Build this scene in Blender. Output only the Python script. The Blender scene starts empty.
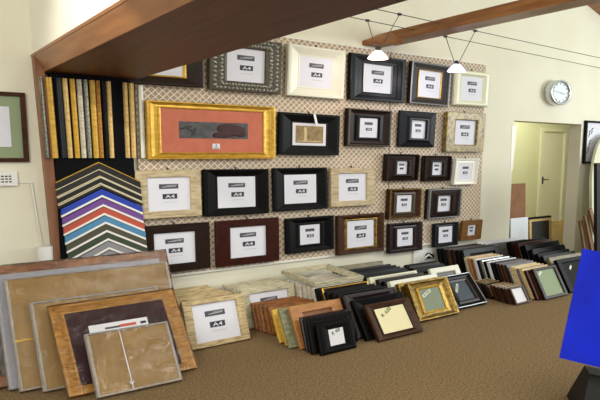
import bpy, bmesh, math, random
from math import radians as RD, sin, cos, tan, pi
random.seed(7)
U = 1.41421          # metres per layout unit
SC = bpy.context.scene
COL = SC.collection

# ------------------------------------------------------------------ materials
def lin(c):
    return tuple(((x/12.92) if x <= 0.04045 else ((x+0.055)/1.055)**2.4) for x in c)
def hexc(h):
    h = h.lstrip('#'); return tuple(int(h[i:i+2], 16)/255 for i in (0, 2, 4))
MC = {}
def _new(name):
    m = bpy.data.materials.new(name); m.use_nodes = True
    nt = m.node_tree; b = nt.nodes['Principled BSDF']
    return m, nt, b
def mat(name, h1, h2=None, rough=.5, metal=0., scale=(8, 8, 8), noise=4., bump=0., spec=.5, lo=.35, hi=.65, rand=False, coat=0., detail=4.):
    """paint / wood / metal: two tones mixed by stretched noise, with an optional bump"""
    if name in MC: return MC[name]
    m, nt, b = _new(name)
    b.inputs['Roughness'].default_value = rough
    b.inputs['Metallic'].default_value = metal
    b.inputs['Specular IOR Level'].default_value = spec
    b.inputs['Coat Weight'].default_value = coat
    c1 = lin(hexc(h1))
    b.inputs['Base Color'].default_value = (*c1, 1)
    if h2 or bump:
        tc = nt.nodes.new('ShaderNodeTexCoord'); mp = nt.nodes.new('ShaderNodeMapping')
        mp.inputs['Scale'].default_value = scale
        nt.links.new(tc.outputs['Object'], mp.inputs['Vector'])
        if rand:
            oi = nt.nodes.new('ShaderNodeObjectInfo'); vm = nt.nodes.new('ShaderNodeVectorMath'); vm.operation = 'SCALE'
            cx = nt.nodes.new('ShaderNodeCombineXYZ')
            for k in range(3): nt.links.new(oi.outputs['Random'], cx.inputs[k])
            nt.links.new(cx.outputs[0], vm.inputs[0]); vm.inputs['Scale'].default_value = 7.
            nt.links.new(vm.outputs[0], mp.inputs['Location'])
        nz = nt.nodes.new('ShaderNodeTexNoise'); nz.inputs['Scale'].default_value = noise; nz.inputs['Detail'].default_value = detail
        nt.links.new(mp.outputs[0], nz.inputs['Vector'])
        if h2:
            cr = nt.nodes.new('ShaderNodeValToRGB')
            cr.color_ramp.elements[0].position = lo; cr.color_ramp.elements[0].color = (*c1, 1)
            cr.color_ramp.elements[1].position = hi; cr.color_ramp.elements[1].color = (*lin(hexc(h2)), 1)
            nt.links.new(nz.outputs['Fac'], cr.inputs[0]); nt.links.new(cr.outputs[0], b.inputs['Base Color'])
        if bump:
            bp = nt.nodes.new('ShaderNodeBump'); bp.inputs['Strength'].default_value = bump; bp.inputs['Distance'].default_value = .01
            nt.links.new(nz.outputs['Fac'], bp.inputs['Height']); nt.links.new(bp.outputs[0], b.inputs['Normal'])
    MC[name] = m
    return m
def emit(name, h, s):
    m, nt, b = _new(name)
    b.inputs['Base Color'].default_value = (*lin(hexc(h)), 1)
    b.inputs['Emission Color'].default_value = (*lin(hexc(h)), 1); b.inputs['Emission Strength'].default_value = s
    return m
def film(name, h='ffffff', milky=0., rough=.12):
    """plastic wrap: see-through, a wrinkled sheen by angle, and a share of milky haze"""
    m, nt, b = _new(name)
    out = nt.nodes['Material Output']
    tr = nt.nodes.new('ShaderNodeBsdfTransparent'); gl = nt.nodes.new('ShaderNodeBsdfGlossy'); fr = nt.nodes.new('ShaderNodeFresnel')
    fr.inputs['IOR'].default_value = 1.45; gl.inputs['Roughness'].default_value = rough
    tc = nt.nodes.new('ShaderNodeTexCoord'); nz = nt.nodes.new('ShaderNodeTexNoise'); nz.inputs['Scale'].default_value = 6.; nz.inputs['Detail'].default_value = 4
    nz.inputs['Distortion'].default_value = 2.
    nt.links.new(tc.outputs['Object'], nz.inputs['Vector'])
    bp = nt.nodes.new('ShaderNodeBump'); bp.inputs['Strength'].default_value = .7; bp.inputs['Distance'].default_value = .03
    nt.links.new(nz.outputs['Fac'], bp.inputs['Height'])
    for n in (gl, fr, b): nt.links.new(bp.outputs[0], n.inputs['Normal'])
    mx = nt.nodes.new('ShaderNodeMixShader')
    nt.links.new(fr.outputs[0], mx.inputs[0]); nt.links.new(tr.outputs[0], mx.inputs[1]); nt.links.new(gl.outputs[0], mx.inputs[2])
    last = mx
    if milky:
        b.inputs['Base Color'].default_value = (*lin(hexc(h)), 1); b.inputs['Roughness'].default_value = .4
        m2 = nt.nodes.new('ShaderNodeMixShader'); m2.inputs[0].default_value = milky
        nt.links.new(mx.outputs[0], m2.inputs[1]); nt.links.new(b.outputs[0], m2.inputs[2]); last = m2
    nt.links.new(last.outputs[0], out.inputs['Surface'])
    return m

M = dict(
 wall=mat('wall_paint', 'e4e2d0', 'dfdcc8', .75, scale=(1, 1, 1), noise=1.5),
 white_wall=mat('bulkhead_paint', 'f0eee2', None, .7),
 ceiling=mat('ceiling_paint', 'eef0e4', None, .8),
 green_wall=mat('passage_paint', 'dadab0', 'd4d4a8', .8, scale=(1, 1, 1), noise=1.2),
 door=mat('door_paint', 'e6e2c2', None, .6),
 carpet=mat('carpet', '96805f', '645038', .95, scale=(24, 24, 24), noise=3., bump=.5, spec=.1, detail=6),
 beam=mat('beam_wood', 'a16b39', '824f25', .35, scale=(6, .8, 9), noise=3., bump=.1),
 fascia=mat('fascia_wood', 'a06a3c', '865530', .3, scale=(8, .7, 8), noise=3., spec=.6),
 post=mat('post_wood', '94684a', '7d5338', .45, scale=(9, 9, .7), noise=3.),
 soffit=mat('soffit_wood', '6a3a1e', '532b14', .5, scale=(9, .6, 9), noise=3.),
 board_black=mat('sample_board_cloth', '101014', None, .9, spec=.1),
 lattice=mat('lattice_paint', 'e2d8c2', None, .55),
 latticeb=mat('lattice_backing', 'b09a86', 'b8a390', .85, scale=(1, 1, 1), noise=2.),
 white=mat('white_paint', 'efeee6', None, .45),
 plastic=mat('white_plastic', 'e6e6e4', None, .4),
 dark=mat('dark_slot', '2a2c2e', None, .6),
 paper=mat('label_paper', 'd9dbe6', None, .6),
 ink=mat('label_ink', '2b2d3a', None, .6),
 ink_grey=mat('label_grey_ink', '55565f', '34353d', .6, scale=(20, 20, 60), noise=2.),
 caption=mat('label_caption', 'b9bac4', None, .6),
 black=mat('black_lacquer', '050506', '080809', .36, scale=(4, 4, 4), noise=3., spec=.13),
 black_matt=mat('black_stain', '070606', '0b0a09', .5, scale=(4, 12, 12), noise=3., spec=.1),
 charcoal=mat('charcoal_stain', '060708', '0b0c0e', .45, scale=(3, 10, 10), noise=3., spec=.12),
 navy=mat('navy_black', '090b11', '0d111a', .38, scale=(3, 10, 10), noise=3., spec=.2),
 dkbrown=mat('dark_walnut', '1b0f0a', '27170f', .42, scale=(4, 14, 14), noise=3., spec=.18),
 brown=mat('walnut', '462914', '30190a', .42, scale=(4, 14, 14), noise=3., spec=.2),
 mahog=mat('mahogany', '3c150b', '280c06', .34, scale=(4, 14, 14), noise=3., spec=.2),
 plum=mat('plum_stain', '1c0f11', '28181b', .34, scale=(4, 14, 14), noise=3., spec=.25),
 greyline=mat('pewter', '8b8f92', None, .35, metal=.6),
 silver=mat('silver_leaf', 'b9b9ae', '77766c', .35, metal=.8, scale=(25, 25, 25), noise=3.),
 gold=mat('gold_leaf', 'd8b048', 'b98f2e', .36, metal=.5, scale=(3, 12, 12), noise=3.),
 gold_dark=mat('antique_gold', '9a7c38', '5c471c', .38, metal=.65, scale=(4, 14, 14), noise=3.),
 gold_pale=mat('pale_gold', 'e2c98a', 'cba863', .4, metal=.1, scale=(3, 12, 12), noise=3.),
 bronze=mat('bronze_olive', '4a4232', '383122', .42, metal=.25, scale=(4, 14, 14), noise=3.),
 burl=mat('burl_wood', '94803f', '54401c', .35, scale=(8, 8, 8), noise=3., metal=.1),
 amber=mat('amber_wood', '80592a', '6b481e', .35, scale=(4, 12, 12), noise=3.),
 wash=mat('limewashed_pine', 'c3b492', '958060', .6, scale=(3, 20, 20), noise=3., bump=.2, rand=True, lo=.4, hi=.75),
 wash_tan=mat('limewashed_tan_pine', 'c8b488', '7d663e', .6, scale=(3, 20, 20), noise=3., bump=.2, rand=True, lo=.4, hi=.75),
 wash_green=mat('limewashed_grey_pine', 'c6c0a4', '857e5e', .6, scale=(3, 20, 20), noise=3., bump=.2, rand=True, lo=.4, hi=.75),
 pale=mat('pale_grey_wood', 'd9d3c2', 'b5ac98', .5, scale=(2, 25, 25), noise=3., rand=True),
 cream=mat('cream_lacquer', 'dcdcc0', None, .35),
 offwhite=mat('offwhite_lacquer', 'dcdccb', None, .35),
 oak=mat('golden_oak', 'c8964a', '9c6c2c', .35, scale=(3, 18, 18), noise=3., rand=True),
 oak_dark=mat('brown_oak', '9c6430', '683c18', .4, scale=(3, 18, 18), noise=3., rand=True),
 tan=mat('tan_wood', 'ac7742', '986633', .4, scale=(3, 18, 18), noise=3.),
 yellow=mat('yellow_gilt', 'dcb548', 'bf942f', .4, scale=(3, 14, 14), noise=3.),
 greenish=mat('weathered_green', '8d9070', '6c6c50', .5, scale=(4, 14, 14), noise=3.),
 olive=mat('olive_stain', '7c7048', '5f5534', .45, scale=(3, 14, 14), noise=3.),
 raw=mat('raw_pine', 'd9c088', 'c2a468', .6, scale=(3, 18, 18), noise=3., rand=True),
 grey=mat('grey_stain', '73706c', '5b5855', .5, scale=(3, 14, 14), noise=3.),
 kraft=mat('kraft_paper', 'a5864f', '957641', .6, scale=(2, 2, 2), noise=2.),
 maroon=mat('maroon_mat', '3c1820', '33131b', .7, scale=(3, 3, 3), noise=3.),
 salmon=mat('salmon_mat', 'c46f55', 'bb664d', .7, scale=(3, 3, 3), noise=3.),
 sage=mat('sage_mat', '8c9b79', None, .7),
 green_mat=mat('green_card', '76826a', None, .6),
 blue_mat=mat('slate_blue_card', '2f3d4a', None, .5),
 creamcard=mat('cream_card', 'ddd6ab', None, .7),
 whitecard=mat('white_card', 'd8d8de', None, .6),
 black_card=mat('black_glass_card', '0a0b08', None, .5, spec=.06),
 scribble=mat('green_ink', '3d4a2c', None, .7),
 sticker=mat('sticker_paper', 'd4d8c4', None, .6),
 artdark=mat('painting_dark', '3a3a3a', '55555a', .6, scale=(6, 6, 9), noise=2.),
 artred=mat('painting_red', '421619', '2a0f12', .6, scale=(9, 9, 9), noise=2.),
 artwhite=mat('painting_white', '8b7b70', None, .6),
 photo=mat('sepia_photo', '9b8452', '74613a', .6, scale=(9, 9, 9), noise=2.),
 photo_light=mat('sepia_light', 'c6b584', None, .6),
 steel=mat('brushed_steel', 'c9cdd0', None, .28, metal=.9),
 dial=mat('clock_dial', 'e4ebf2', None, .35),
 wire=mat('steel_cable', '5c5d56', None, .4, metal=.5),
 blue=mat('blue_board_gloss', '1029d2', '0b1fae', .35, scale=(2, 2, 2), noise=1.5, spec=.2),
 blackplastic=mat('black_case', '131212', None, .6, spec=.25),
 redink=mat('red_ink', 'c2553c', None, .6),
 hardboard=mat('hardboard', '8b5f3d', '7d5334', .7, scale=(3, 3, 3), noise=3.),
 mdf=mat('offcut_wood', '8d6a45', '6d4c2e', .65, scale=(12, 12, 2), noise=3., rand=True),
 wrap=film('clear_wrap', 'ffffff', 0., .1),
 wrap_blue=film('milky_wrap', 'c9c8d8', .45, .25),
 wrap_edge=film('wrap_seam_highlight', 'dcdad6', .30, .2),
 bulb=emit('lit_halogen_bulb', 'fff4e6', 30.),
 shade_warm=emit('lit_frosted_glass_pink', 'ffcdb8', 2.6),
 shade_cool=emit('lit_frosted_glass_violet', 'cfc4ff', 2.2),
)

# ------------------------------------------------------------------ mesh helpers
def link(me, name, m, parent=None, loc=(0, 0, 0), rot=(0, 0, 0), label=None):
    o = bpy.data.objects.new(name, me); COL.objects.link(o)
    if m is not None and not me.materials: me.materials.append(m)
    o.parent = parent; o.location = [c*U for c in loc]; o.rotation_euler = rot
    if label: o['label'] = label
    return o
def finish(bm, name, bev=0., smooth=False):
    if bev:
        bmesh.ops.bevel(bm, geom=[e for e in bm.edges if e.is_manifold and e.calc_face_angle(0) > .6], offset=bev, segments=2, affect='EDGES', profile=.6)
    bmesh.ops.recalc_face_normals(bm, faces=bm.faces)
    for v in bm.verts: v.co *= U
    me = bpy.data.meshes.new(name); bm.to_mesh(me); bm.free()
    if smooth:
        for p in me.polygons: p.use_smooth = True
    return me
def add_box(bm, x0, x1, y0, y1, z0, z1):
    v = [bm.verts.new(p) for p in ((x0,y0,z0),(x1,y0,z0),(x1,y1,z0),(x0,y1,z0),(x0,y0,z1),(x1,y0,z1),(x1,y1,z1),(x0,y1,z1))]
    for f in ((0,3,2,1),(4,5,6,7),(0,1,5,4),(1,2,6,5),(2,3,7,6),(3,0,4,7)): bm.faces.new([v[i] for i in f])
def box(name, m, x0, x1, y0, y1, z0, z1, parent=None, bev=0., label=None, loc=(0,0,0), rot=(0,0,0)):
    bm = bmesh.new(); add_box(bm, x0, x1, y0, y1, z0, z1)
    return link(finish(bm, name, bev), name, m, parent, loc, rot, label)
def add_prism(bm, poly, a, b, axis):
    """poly: 2D points; extruded from a to b along axis (the other two axes in order)"""
    def p3(p, t): return {'x': (t, p[0], p[1]), 'y': (p[0], t, p[1]), 'z': (p[0], p[1], t)}[axis]
    A = [bm.verts.new(p3(p, a)) for p in poly]; B = [bm.verts.new(p3(p, b)) for p in poly]
    n = len(poly)
    bm.faces.new(A); bm.faces.new(B[::-1])
    for i in range(n): bm.faces.new((A[i], A[(i+1) % n], B[(i+1) % n], B[i]))
def prism(name, m, poly, a, b, axis, parent=None, bev=0., label=None, loc=(0,0,0), rot=(0,0,0)):
    bm = bmesh.new(); add_prism(bm, poly, a, b, axis)
    return link(finish(bm, name, bev), name, m, parent, loc, rot, label)
def add_tube(bm, pts, r, n=8):
    from mathutils import Vector
    P = [Vector(p) for p in pts]; rings = []
    for i, p in enumerate(P):
        d = (P[min(i+1, len(P)-1)]-P[max(i-1, 0)]).normalized()
        a = d.cross(Vector((0, 0, 1)) if abs(d.z) < .9 else Vector((1, 0, 0))).normalized(); b = d.cross(a)
        rings.append([bm.verts.new(p+a*r*cos(2*pi*k/n)+b*r*sin(2*pi*k/n)) for k in range(n)])
    for A, B in zip(rings, rings[1:]):
        for k in range(n): bm.faces.new((A[k], A[(k+1) % n], B[(k+1) % n], B[k]))
    bm.faces.new(rings[0][::-1]); bm.faces.new(rings[-1])
def tube(name, m, pts, r, parent=None, n=8, label=None, loc=(0,0,0)):
    bm = bmesh.new(); add_tube(bm, pts, r, n)
    return link(finish(bm, name, 0, True), name, m, parent, loc, (0,0,0), label)
def thing(name, label, cat, loc=(0,0,0), rot=(0,0,0), group=None):
    o = bpy.data.objects.new(name, None); COL.objects.link(o)
    o.empty_display_size = .05
    o.location = [c*U for c in loc]; o.rotation_euler = rot
    return tag(o, label, cat, group)
def tag(o, label, cat, group=None):
    o['label'] = label; o['category'] = cat
    if group: o['group'] = group
    return o
def struct(o):
    o['kind'] = 'structure'; return o
def kids(o): return [x for x in ALLKIDS.get(o.name, [])]
ALLKIDS = {}
def dup(root, label, loc, rot, group=None):
    def rec(o, p):
        c = o.copy(); COL.objects.link(c); c.parent = p
        for ch in o.children: rec(ch, c)
        return c
    r = rec(root, None)
    r.location = [c*U for c in loc]; r.rotation_euler = rot
    r['label'] = label
    if group: r['group'] = group
    return r
TEXT = {}
def text_mesh(s):
    """lettering as a thin solid, unit height and width 1"""
    if s in TEXT: return TEXT[s]
    cu = bpy.data.curves.new('lettering', 'FONT'); cu.body = s; cu.extrude = .02; cu.align_x = 'CENTER'; cu.align_y = 'CENTER'; cu.offset = .012
    o = bpy.data.objects.new('lettering', cu); COL.objects.link(o)
    dg = bpy.context.evaluated_depsgraph_get(); me = bpy.data.meshes.new_from_object(o.evaluated_get(dg))
    COL.objects.unlink(o); bpy.data.objects.remove(o)
    xs = [v.co.x for v in me.vertices]; ys = [v.co.y for v in me.vertices]
    TEXT[s] = (me, min(xs), max(xs), min(ys), max(ys)); return TEXT[s]
def text(s, name, m, w, h, parent, loc, rotz=0., label=None):
    """text standing in the local XZ plane, facing -Y, fitted into w x h"""
    me0, a, b, c, d = text_mesh(s)
    me = me0.copy()
    for v in me.vertices:
        x = (v.co.x-(a+b)/2)/(b-a)*w; z = (v.co.y-(c+d)/2)/(d-c)*h; y = -v.co.z*.03
        v.co = ((x*cos(rotz)-z*sin(rotz))*U, y*U, (x*sin(rotz)+z*cos(rotz))*U)
    me.materials.clear()
    return link(me, name, m, parent, loc, (0,0,0), label)

# ------------------------------------------------------------------ picture frames
PROF = dict(
 slope=[(0,0),(0,.85),(.07,1),(.22,1),(.85,.5),(.9,.55),(1,.5),(1,.25)],
 rise=[(0,0),(0,.4),(.06,.5),(.55,.75),(.8,1),(.93,1),(1,.9),(1,.25)],
 flat=[(0,0),(0,.9),(.06,1),(.9,1),(1,.9),(1,.25)],
 step=[(0,0),(0,.9),(.05,1),(.28,1),(.33,.82),(.55,.72),(.6,.58),(.88,.5),(1,.45),(1,.25)],
 round=[(0,0),(0,.55),(.12,.85),(.3,1),(.55,.95),(.8,.7),(1,.5),(1,.25)],
 scoop=[(0,0),(0,.95),(.06,1),(.16,1),(.3,.62),(.55,.45),(.8,.5),(.9,.62),(1,.6),(1,.25)],
)
def ring_mesh(name, W, H, D, wx, wz, pts):
    """mitred moulding: pts = (fraction of width in from the outside, fraction of depth)"""
    bm = bmesh.new(); rings = []
    for t, d in pts:
        x = W/2-t*wx; z0 = t*wz; z1 = H-t*wz; y = -d*D
        rings.append([bm.verts.new(p) for p in ((-x,y,z0),(x,y,z0),(x,y,z1),(-x,y,z1))])
    for A, B in zip(rings, rings[1:]+rings[:1]):
        for k in range(4): bm.faces.new((A[k], A[(k+1)%4], B[(k+1)%4], B[k]))
    return finish(bm, name)
def ornament_mesh(name, W, H, D, wx, wz):
    """carved swags: rows of little leaves and beads along the moulding"""
    bm = bmesh.new(); rnd = random.Random(3)
    from mathutils import Matrix
    def blob(x, z, sx, sz, ang):
        mt = Matrix.Translation((x, -D*.92, z)) @ Matrix.Rotation(ang, 4, 'Y') @ Matrix.Diagonal((sx, D*.28, sz, 1))
        bmesh.ops.create_icosphere(bm, subdivisions=1, radius=1, matrix=mt)
    for row, f in ((0, .3), (1, .68)):
        n = 16
        for k in range(n):
            x = -W/2+wx*f+(W-2*wx*f)*(k+.5)/n
            for z in (wz*f, H-wz*f): blob(x, z, W/n*.42, wz*.16, (.5 if (k+row) % 2 else -.5))
        n = 11
        for k in range(n):
            z = wz*f+(H-2*wz*f)*(k+.5)/n
            for x in (-W/2+wx*f, W/2-wx*f): blob(x, z, wx*.15, H/n*.4, (.5 if (k+row) % 2 else -.5))
    return finish(bm, name, 0, True)
def card(name, m, cx, cz, w, h, y, parent, t=.003, rot=0., label=None):
    bm = bmesh.new(); add_box(bm, -w/2, w/2, -t, 0, -h/2, h/2)
    return link(finish(bm, name), name, m, parent, (cx, y, cz), (0, -rot, 0), label)
def size_paper(root, W, H, ow, oh, y, txt):
    """the printed size label: a brand strip, the size in a dark box and a faint caption"""
    p = card('size_label', M['paper'], 0, H/2, ow+.004, oh+.004, y, root)
    card('brand_strip', M['ink_grey'], .0*ow, .225*oh, .45*ow, .145*oh, -.003, p, .001)
    if ow > .2:
        bm = bmesh.new(); add_box(bm, -.15*ow, .17*ow, -.002, -.0015, -.012*oh, .006*oh); add_box(bm, -.05*ow, .2*ow, -.002, -.0015, .022*oh, .034*oh)
        link(finish(bm, 'strip_lines'), 'strip_lines', M['caption'], p, (0, -.003, .222*oh), (0, -.05, 0))
    b = card('size_box', M['ink'], .02*ow, -.075*oh, .34*ow, .15*oh, -.003, p, .001)
    if txt: text(txt, 'size_lettering', M['paper'], .22*ow, .095*oh, p, (.02*ow, -.0042, -.075*oh))
    card('caption', M['caption'], .04*ow, -.25*oh, .32*ow, .016*oh, -.003, p, .001)
    return p
def frame_parts(root, W, H, D, wx, wz, prof, m, lip=None, lipw=.14, lip2=None):
    pts = PROF[prof]
    link(ring_mesh('moulding', W, H, D, wx, wz, pts), 'moulding', m, root)
    if lip:
        s = 1-lipw
        q = [(s, .2), (s, .68), (s+lipw*.5, .74), (.999, .62), (.999, .2)]
        link(ring_mesh('inner_lip', W, H, D, wx, wz, q), 'inner_lip', lip, root)
    if lip2:
        q = [(.03, .6), (.03, 1.02), (.1, 1.06), (.16, 1.02), (.16, .6)]
        link(ring_mesh('outer_band', W, H, D, wx, wz, q), 'outer_band', lip2, root)
def frame(name, label, loc, rot, W, H, D, wx, wz, prof, m, lip=None, lipw=.14, lip2=None, insert=None, txt='A4', group=None, cat='picture frame', hook=False):
    r = thing(name, label, cat, loc, rot, group)
    frame_parts(r, W, H, D, wx, wz, prof, m, lip, lipw, lip2)
    ow, oh = W-2*wx, H-2*wz
    if insert:
        box('backing_board', M['hardboard'], -ow/2-.004, ow/2+.004, -.006, -.0015, wz-.004, H-wz+.004, r)
    yi = -D*.42
    if insert == 'paper': size_paper(r, W, H, ow, oh, yi, txt)
    elif insert is not None and insert != 'back': card('insert_card', insert, 0, H/2, ow+.004, oh+.004, yi, r)
    if hook:
        bm = bmesh.new(); add_tube(bm, [(0, .006, H+.012), (0, -.004, H+.012), (0, -.008, H+.006), (0, -.004, H-.004)], .005, 6)
        link(finish(bm, 'hanging_hook', 0, True), 'hanging_hook', M['dark'], r)
    return r

# ------------------------------------------------------------------ the setting
YW = 3.65
bm = bmesh.new(); add_box(bm, -3.0, 11.5, -2.5, 7.0, -.08, 0)
struct(link(finish(bm, 'floor'), 'floor', M['carpet']))
OX0, OX1, OZ = 5.225, 6.445, 1.458
bm = bmesh.new()
add_box(bm, -3.0, OX0, YW, YW+.14, 0, 2.8); add_box(bm, OX1, 11.5, YW, YW+.14, 0, 2.8); add_box(bm, OX0, OX1, YW, YW+.14, OZ, 2.8)
struct(link(finish(bm, 'wall_back'), 'wall_back', M['wall']))
bm = bmesh.new(); add_box(bm, -3.0, 11.5, -1.0, YW+.14, 2.8, 2.88)
struct(link(finish(bm, 'ceiling'), 'ceiling', M['ceiling']))
# the passage behind the opening
YP = 4.95
bm = bmesh.new(); add_box(bm, 4.6, 7.70, YP, YP+.1, 0, 2.3); add_box(bm, 8.36, 11.0, YP, YP+.1, 0, 2.3); add_box(bm, 7.70, 8.36, YP, YP+.1, 1.50, 2.3)
struct(link(finish(bm, 'wall_passage'), 'wall_passage', M['green_wall']))
bm = bmesh.new(); add_box(bm, 4.6, 11.0, YW+.14, YP+.1, 2.0, 2.06)
struct(link(finish(bm, 'ceiling_passage'), 'ceiling_passage', M['green_wall']))
d = struct(box('door_1', M['door'], 7.76, 8.30, YP+.01, YP+.05, 0, 1.46))
bm = bmesh.new(); add_box(bm, 7.70, 7.76, YP-.02, YP+.06, 0, 1.5); add_box(bm, 8.30, 8.36, YP-.02, YP+.06, 0, 1.5); add_box(bm, 7.76, 8.30, YP-.02, YP+.06, 1.46, 1.5)
struct(link(finish(bm, 'door_frame', .004), 'door_frame', M['door'], d))
bm = bmesh.new(); add_box(bm, 7.785, 7.815, YP-.012, YP+.01, .73, .83); add_tube(bm, [(7.80, YP, .79), (7.80, YP-.05, .79), (7.87, YP-.05, .79)], .008, 6)
link(finish(bm, 'door_handle'), 'door_handle', M['dark'], d)

# the bay of mouldings: bulkhead, soffit with wooden fascia, post
struct(box('wall_bulkhead', M['white_wall'], .82, 1.378, .3, YW, 1.660, 2.8))
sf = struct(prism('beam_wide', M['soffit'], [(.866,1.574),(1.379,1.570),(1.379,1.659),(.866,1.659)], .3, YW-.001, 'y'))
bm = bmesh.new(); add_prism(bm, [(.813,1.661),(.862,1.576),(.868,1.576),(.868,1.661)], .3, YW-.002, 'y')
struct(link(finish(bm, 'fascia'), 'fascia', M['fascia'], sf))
bm = bmesh.new(); add_prism(bm, [(.808,1.666),(.813,1.655),(.823,1.655),(.823,1.666)], .3, YW-.002, 'y')
struct(link(finish(bm, 'fascia_bead'), 'fascia_bead', M['fascia'], sf))
bm = bmesh.new()
zt, zb = 1.60, 0.0
v = [bm.verts.new(p) for p in ((.872,3.595,zb),(.925,3.595,zb),(.925,YW-.002,zb),(.872,YW-.002,zb),(.814,3.595,1.66),(.866,3.595,1.576),(.866,YW-.002,1.576),(.814,YW-.002,1.66))]
for f in ((0,3,2,1),(4,5,6,7),(0,1,5,4),(1,2,6,5),(2,3,7,6),(3,0,4,7)): bm.faces.new([v[i] for i in f])
struct(link(finish(bm, 'trim_post', .003), 'trim_post', M['post']))

# the narrow ceiling beam with its bracket at the wall, and the rafter by the far corner
bm = bmesh.new()
add_box(bm, 3.43, 3.60, .2, YW-.001, 1.998, 2.075)
add_prism(bm, [(3.235, YW-.001), (3.43, 3.40), (3.43, YW-.001)], 1.965, 1.998, 'z')
v = [bm.verts.new(p) for p in ((3.235, YW-.002, 1.998), (3.43, 3.40, 1.998), (3.43, YW-.002, 1.998), (3.43, YW-.002, 2.075), (3.43, 3.55, 2.075))]
for f in ((0,2,1),(0,1,4),(0,4,3),(0,3,2),(1,2,3,4)): bm.faces.new([v[i] for i in f])
struct(link(finish(bm, 'beam_narrow'), 'beam_narrow', M['beam']))
prism_r = prism('beam_rafter', M['beam'], [(6.41,2.70),(7.9,2.30),(7.9,2.60),(6.6,2.798),(6.41,2.798)], 3.45, YW-.001, 'y'); struct(prism_r)

# ------------------------------------------------------------------ lattice panels
def clip(p, d, x0, x1, z0, z1):
    t0, t1 = -1e9, 1e9
    for a, da, lo, hi in ((p[0], d[0], x0, x1), (p[1], d[1], z0, z1)):
        u, w = (lo-a)/da, (hi-a)/da
        t0 = max(t0, min(u, w)); t1 = min(t1, max(u, w))
    return (t0, t1) if t1-t0 > 1e-4 else None
def lattice(x0, x1, z0, z1, label):
    t = thing('lattice_panel', label, 'display panel', ((x0+x1)/2, 3.645, z0))
    cx = (x0+x1)/2
    box('backing_sheet', M['latticeb'], x0-cx, x1-cx, -.010, 0, 0, z1-z0, t)
    px, pz, sw = .050, .041, .0034
    bm = bmesh.new()
    for sgn, yo in ((1, 0), (-1, .0015)):
        d = (px, sgn*pz); n = int((x1-x0)/px+(z1-z0)/pz)+4
        for k in range(-n, n+1):
            r = clip((x0+k*px, z0), d, x0, x1, z0, z1)
            if not r: continue
            a = (x0+k*px+d[0]*r[0]-cx, d[1]*r[0]); b = (x0+k*px+d[0]*r[1]-cx, d[1]*r[1])
            L = math.hypot(b[0]-a[0], b[1]-a[1]); nx, nz = -(b[1]-a[1])/L*sw, (b[0]-a[0])/L*sw
            y0, y1 = -.0165+yo, -.0125+yo
            q = [(a[0]+nx, a[1]+nz), (b[0]+nx, b[1]+nz), (b[0]-nx, b[1]-nz), (a[0]-nx, a[1]-nz)]
            A = [bm.verts.new((x, y0, z)) for x, z in q]; B = [bm.verts.new((x, y1, z)) for x, z in q]
            bm.faces.new(A); bm.faces.new(B[::-1])
            for i in range(4): bm.faces.new((A[i], A[(i+1)%4], B[(i+1)%4], B[i]))
    link(finish(bm, 'diamond_mesh'), 'diamond_mesh', M['lattice'], t)
    for nm, a, b, c, d_ in (('bottom_rail', x0-cx, x1-cx, -.014, .0), ('top_rail', x0-cx, x1-cx, z1-z0, z1-z0+.006)):
        box(nm, M['white'], a, b, -.019, 0, c, d_, t)
lattice(1.392, 3.520, .352, 1.940, 'cream diamond lattice display panel on the wall beside the moulding samples')
lattice(3.532, 4.735, .352, 1.940, 'narrower cream diamond lattice display panel on the wall towards the passage opening')

# ------------------------------------------------------------------ frames hung on the lattice
Y0 = 3.575
def hung(key, X, Z, W, H, lean, roll, ow, oh, D, prof, m, name, label, lip=None, lipw=.14, lip2=None, insert='paper', txt='A4', W0=None):
    lean = min(lean, 1.0); xr = X+W/2; xl = X-W/2
    Wt = (W-D*xl/Y0) if W0 is None else W0
    wx = (Wt-ow)/2; wz = (H-oh)/2
    r = frame(name, label, (xr-Wt/2, Y0+D*cos(RD(lean)), Z+D*sin(RD(lean))), (RD(-lean), RD(-roll), 0), Wt, H, D, wx, wz, prof, m, lip, lipw, lip2, insert, txt, 'frames hung on the lattice', hook=True)
    return r, Wt, wx, wz
A4, A5 = (.291, .210), (.188, .148)
hung('R11',1.592,1.550,.466,.294,-3.4,.5, .225,.172, .03,'slope',M['dkbrown'],'picture_frame','dark brown frame with a gold inner edge, half hidden by the wide beam',lip=M['gold'],lipw=.16,insert='paper',txt='A4',W0=.50)
r,Wt,wx,wz = hung('R12',2.134,1.546,.574,.343,-3.5,-.1, .298,.215, .035,'flat',M['bronze'],'ornate_picture_frame','ornate carved silver and bronze frame in the top row',lip=M['dkbrown'],lipw=.12)
link(ornament_mesh('carved_ornament', Wt, .343, .035, wx, wz), 'carved_ornament', M['silver'], r)
hung('R13',2.721,1.542,.541,.350,-3.7,-.3, *A4, .035,'slope',M['offwhite'],'picture_frame','large off-white frame holding a printed A4 label, in the top row')
hung('R14',3.328,1.545,.617,.340,-1.9,-.2, *A4, .04,'step',M['black'],'picture_frame','large black frame holding an A4 label, behind the pink-lit hanging lamp',lip=M['greyline'],lipw=.05)
hung('R15',3.914,1.544,.520,.337,-2.9,-.8, .264,.212, .035,'step',M['dkbrown'],'picture_frame','dark brown frame with pewter and gold inner lines in the top row',lip=M['gold'],lipw=.1,lip2=M['greyline'])
hung('R16',4.466,1.560,.522,.302,-2.4,.3, .285,.205, .035,'round',M['cream'],'picture_frame','cream rounded frame at the end of the top row beside the violet-lit lamp')
r,Wt,wx,wz = hung('R21',1.896,1.099,.948,.355,-1.1,.1, .747,.271, .035,'scoop',M['gold'],'picture_frame','very wide gold frame with a salmon mat around a long dark painting',lip=M['gold'],lipw=.2,insert=M['salmon'])
y_i = -.035*.42-.003
a = card('painting', M['artdark'], -.0, .178+.006, .505, .105, y_i, r, .001)
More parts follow.
